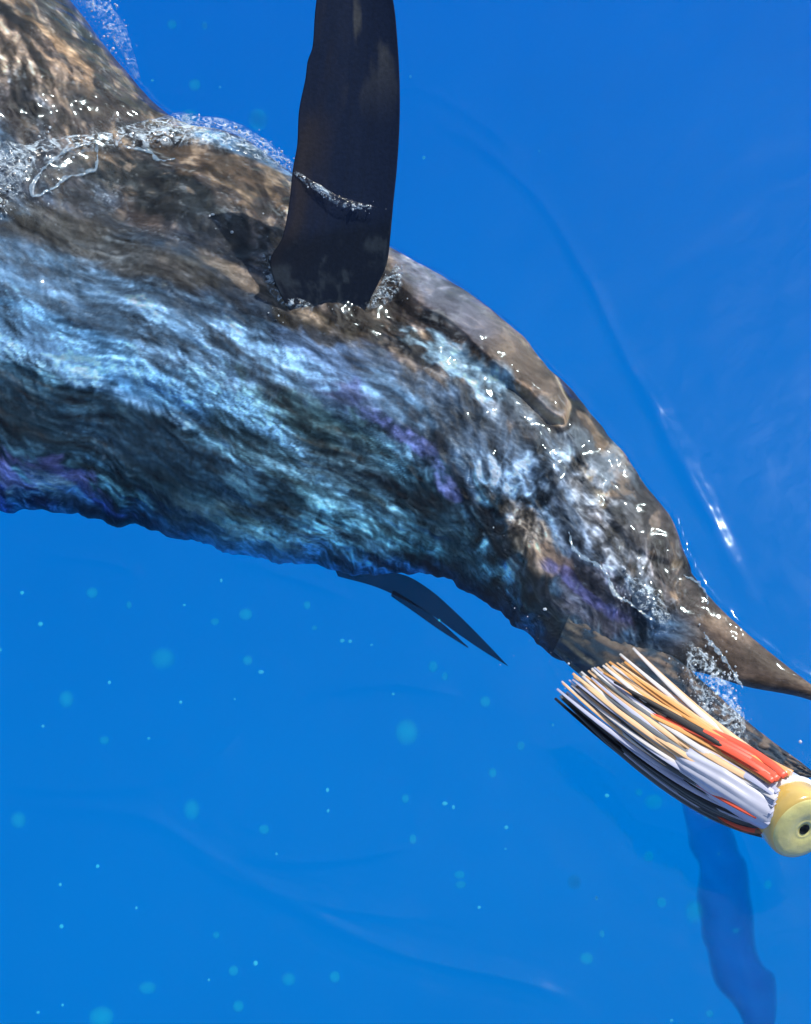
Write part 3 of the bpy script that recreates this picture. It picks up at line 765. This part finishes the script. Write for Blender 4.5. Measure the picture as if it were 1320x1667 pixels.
# pearly sleeve in which the streamers are gathered
sc_ = even([(1268, 1316), (1225, 1290), (1180, 1262), (1130, 1236), (1080, 1212)], 60)
sw_ = np.interp(np.linspace(0, 1, 60), [0, .15, .5, .8, 1], [44, 46, 44, 34, 12])
tt_ = np.gradient(sc_, axis=0); tt_ /= np.linalg.norm(tt_, axis=1)[:, None]; nn_ = np.stack([-tt_[:, 1], tt_[:, 0]], 1)
aa_ = np.linspace(0, 2 * np.pi, 72, endpoint=False)
flute = 1 + .05 * np.cos(aa_ * 17)[None, :] * np.linspace(0, 1, 60)[:, None] + .05 * (fbm(np.linspace(0, 3, 60)[:, None] + 0 * aa_, np.cos(aa_)[None, :] * 6 + np.zeros((60, 1)), 3, 141) - .5)
gp = sc_[:, None] + nn_[:, None] * (sw_[:, None] * np.cos(aa_) * flute)[..., None]
zp = LZ + .018 + sw_[:, None] * MM * .9 * np.sin(aa_) * flute
sv_ = P(gp[..., 0].ravel(), gp[..., 1].ravel(), zp.ravel()) - neck
me = mesh_np('sleeve', sv_, grid_faces(60, 72, True), principled('pearl_sleeve', (.56, .58, .70), .3, .2, 30, coat=.5))
link(bpy.data.objects.new('sleeve', me), lure)

COLS = {k_: principled('strand_' + k_, c, .38, .12, 45, coat=.35) for k_, c, s_ in [
    ('white', (.72, .69, .68), .1), ('lilac', (.48, .51, .68), .1), ('orange', (.85, .42, .13), .1), ('peach', (.86, .55, .30), .1), ('coral', (.85, .11, .05), .1),
    ('black', (.012, .011, .012), 0), ('grey', (.12, .14, .16), 0), ('smoke', (.06, .065, .07), 0), ('brown', (.28, .14, .08), 0)]}
# strands: (start px on the collar, bulge px, end px, colour, width m, height)
ST = []
rs = random.Random(5)
def strands(n, s0, s1, m0, m1, e0, e1, cols, z0, z1, w=(.0035, .006), jit=10):
    if w[0] < .0095: n = int(n * 1.7); w = (w[0] * .62, w[1] * .68)
    for i in range(n):
        f = (i + .5) / n + rs.uniform(-.3, .3) / n
        L_ = lambda a, b: (a[0] + (b[0] - a[0]) * f, a[1] + (b[1] - a[1]) * f)
        s, m, e = L_(s0, s1), L_(m0, m1), L_(e0, e1)
        s = (s[0] + .22 * (1276 - s[0]), s[1] + .22 * (1314 - s[1]))      # tucked under the collar rim
        e = (e[0] + rs.uniform(-jit, jit) * 1.2, e[1] + rs.uniform(-jit, jit))
        m = (m[0] + rs.uniform(-3, 3), m[1] + rs.uniform(-3, 3))
        ST.append((s, m, e, cols[i % len(cols)], rs.uniform(*w), LZ + z0 + (z1 - z0) * f + rs.uniform(-.004, .004)))
# the streamers in their colour bands, from the orange top fan to the dark underside
strands(10, (1294, 1244), (1266, 1252), (1178, 1190), (1160, 1200), (1036, 1060), (985, 1090), ['orange', 'peach', 'white', 'orange', 'orange', 'peach', 'white', 'brown', 'orange', 'peach'], .050, .056, (.006, .0085))
strands(2, (1268, 1250), (1260, 1256), (1150, 1192), (1142, 1200), (1006, 1106), (985, 1116), ['black', 'black', 'smoke'], .060, .062, (.0055, .007), 4)
strands(5, (1280, 1250), (1250, 1262), (1190, 1206), (1172, 1222), (1070, 1152), (1040, 1160), ['coral', 'coral', 'orange', 'coral', 'coral'], .062, .066, (.007, .009), 10)
strands(12, (1262, 1266), (1242, 1300), (1136, 1204), (1096, 1226), (990, 1084), (930, 1106), ['white', 'peach', 'peach', 'lilac', 'white', 'orange', 'grey', 'peach'], .056, .050, (.006, .009))
strands(12, (1250, 1285), (1236, 1325), (1114, 1222), (1080, 1246), (965, 1106), (915, 1118), ['white', 'peach', 'grey', 'lilac', 'white', 'peach', 'lilac', 'smoke'], .050, .036, (.006, .008))
strands(7, (1245, 1310), (1240, 1345), (1112, 1252), (1088, 1270), (950, 1122), (912, 1128), ['brown', 'lilac', 'smoke', 'black', 'lilac', 'grey', 'smoke'], .040, .020, (.006, .008))
strands(9, (1240, 1340), (1262, 1378), (1112, 1276), (1104, 1296), (930, 1134), (908, 1134), ['smoke', 'black', 'grey', 'lilac', 'smoke', 'grey', 'black', 'grey'], .020, -.01, (.006, .009), 6)
strands(3, (1210, 1318), (1222, 1334), (1152, 1272), (1144, 1280), (1085, 1234), (1075, 1232), ['coral', 'coral', 'coral'], .046, .042, (.006, .008), 3)
strands(2, (1245, 1366), (1240, 1360), (1205, 1350), (1198, 1346), (1165, 1328), (1160, 1324), ['coral', 'brown'], .02, .02, (.004, .005), 2)
strands(9, (1264, 1280), (1246, 1350), (1204, 1250), (1184, 1304), (1100, 1190), (1066, 1226), ['lilac', 'white', 'lilac', 'white', 'lilac', 'lilac', 'lilac'], .066, .048, (.006, .008), 14)
for s, m, e, cn, w, z in ST:
    n = 22
    t = np.linspace(0, 1, n)[:, None]
    ctrl = (4 * np.array(m) - np.array(s) - np.array(e)) / 2      # curve passes the bulge point half way
    q = (1 - t) ** 2 * np.array(s) + 2 * t * (1 - t) * ctrl + t ** 2 * np.array(e)
    zz = (LZ + (z - LZ) * (1 - .25 * t[:, 0])) - .02 * t[:, 0] ** 2 + .004 * np.sin(t[:, 0] * 5 + rs.uniform(0, 6))
    zz = zz * 1.0 + 0.0
    path = P(q[:, 0], q[:, 1], zz) - neck
    rad = w * np.interp(t[:, 0], [0, .12, .4, .8, 1], [1.0, 1.05, 1.0, .7, .35])
    link(bpy.data.objects.new('skirt_strand', tube_mesh('skirt_strand', path, rad, COLS[cn], 8, .17)), lure)

# ------------------------------------------------------------------ added body below the lure, standing in for a shadow-like dark patch
dimm = clear_material('dim_deep_shade', (.0, .10, .34), .62, .5, 0.0, .75)
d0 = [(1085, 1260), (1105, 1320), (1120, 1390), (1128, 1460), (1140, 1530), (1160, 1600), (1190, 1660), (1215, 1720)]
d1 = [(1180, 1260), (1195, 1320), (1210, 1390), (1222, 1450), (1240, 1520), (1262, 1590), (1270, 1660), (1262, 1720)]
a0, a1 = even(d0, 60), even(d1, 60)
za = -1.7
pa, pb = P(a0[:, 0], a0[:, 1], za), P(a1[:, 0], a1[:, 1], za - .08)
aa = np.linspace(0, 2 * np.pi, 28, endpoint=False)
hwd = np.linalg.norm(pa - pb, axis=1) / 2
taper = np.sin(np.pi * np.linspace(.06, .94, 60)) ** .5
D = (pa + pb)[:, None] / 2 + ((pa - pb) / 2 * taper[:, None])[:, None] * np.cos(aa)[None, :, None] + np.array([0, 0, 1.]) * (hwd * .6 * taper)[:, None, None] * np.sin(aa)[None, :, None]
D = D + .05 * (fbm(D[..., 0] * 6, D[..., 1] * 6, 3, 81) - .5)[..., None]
me = mesh_np('shadow_stand_in', D.reshape(-1, 3), grid_faces(60, 28, True), dimm)
link(bpy.data.objects.new('shadow_stand_in', me), label='faint dark blue shadow-like shape deep in the water under the lure', cat='fish')

# ------------------------------------------------------------------ pale specks adrift in the water
bm = bmesh.new(); bmesh.ops.create_icosphere(bm, subdivisions=3, radius=1.0)
for fc in bm.faces: fc.smooth = True
sp1 = bpy.data.meshes.new('drifting_speck'); bm.to_mesh(sp1); sp2 = bpy.data.meshes.new('bright_speck'); bm.to_mesh(sp2); bm.free()
sp1.materials.append(M_SPECK); sp2.materials.append(M_SPECK2)
big = [(420, 195, 23), (317, 138, 14), (308, 190, 18), (280, 40, 12), (333, 42, 9), (265, 1072, 20), (108, 1138, 15), (1064, 1305, 19), (1056, 1394, 12), (1130, 1484, 20), (1250, 1440, 10),
       (662, 1192, 20), (312, 1318, 18), (30, 1335, 17), (724, 1101, 8), (790, 1142, 10), (705, 1085, 11), (403, 1075, 9), (400, 1000, 10), (1077, 1469, 9), (1198, 1515, 7), (935, 1436, 11), (955, 1560, 10),
       (165, 1655, 16), (388, 1638, 10), (470, 1594, 13), (240, 1608, 13), (545, 1590, 9), (352, 1522, 7), (802, 1258, 8), (672, 1366, 8), (750, 1440, 8), (748, 1424, 9), (848, 1214, 8), (660, 1300, 8), (380, 1580, 8),
       (150, 965, 10), (210, 985, 7), (350, 1012, 8), (500, 985, 8), (512, 1022, 6), (430, 1350, 9), (170, 1205, 8), (1150, 1330, 7), (1040, 1290, 8), (1020, 1700, 9), (1155, 1650, 8), (980, 1520, 6)]
small = [(557, 1043, 5), (570, 1044, 4), (36, 965, 4), (66, 1016, 5), (178, 1111, 4), (294, 1143, 4), (382, 1138, 2), (70, 1182, 3), (242, 1202, 3), (724, 1308, 5), (738, 1314, 4), (824, 1347, 4), (823, 1382, 2),
         (534, 1320, 4), (533, 1286, 4), (988, 1295, 4), (98, 1440, 4), (100, 1508, 4), (159, 1410, 3), (222, 1478, 3), (780, 1477, 3), (416, 1568, 5), (102, 1636, 3), (1093, 1661, 3), (971, 1462, 4), (690, 257, 4),
         (878, 246, 3), (668, 125, 3), (248, 131, 3), (358, 142, 3), (425, 1094, 5), (360, 945, 4), (0, 1058, 4), (62, 1648, 3), (340, 1595, 3), (605, 1050, 3), (715, 1010, 3), (300, 985, 3), (640, 1130, 3), (1170, 1390, 3), (900, 1180, 3), (450, 1390, 3)]
rs2 = random.Random(9)
def where(px, py):
    if py < 260: return 'beside the tall fin'
    if px > 1000: return 'below the lure'
    return 'in open blue water below the belly'
for k_, (px, py, r) in enumerate(big):
    z = -rs2.uniform(.02, .07) if px < 1000 or py < 1200 else -.42
    o = bpy.data.objects.new('drifting_speck', sp1)
    p = P(px, py, z)
    o.location = tuple(p); o.scale = [r * MM * 1.05 * rs2.uniform(.85, 1.2) for _ in range(3)]
    link(o, label=('large ' if r > 13 else 'small ') + 'faint round turquoise speck drifting ' + where(px, py), cat='speck', group='faint specks adrift in the water')
for k_, (px, py, r) in enumerate(small):
    z = -rs2.uniform(.01, .05)
    o = bpy.data.objects.new('bright_speck', sp2)
    o.location = tuple(P(px, py, z)); o.scale = [r * MM * .9 * rs2.uniform(.8, 1.2) for _ in range(3)]
    link(o, label='tiny bright cyan speck drifting ' + where(px, py), cat='speck', group='bright specks adrift in the water')
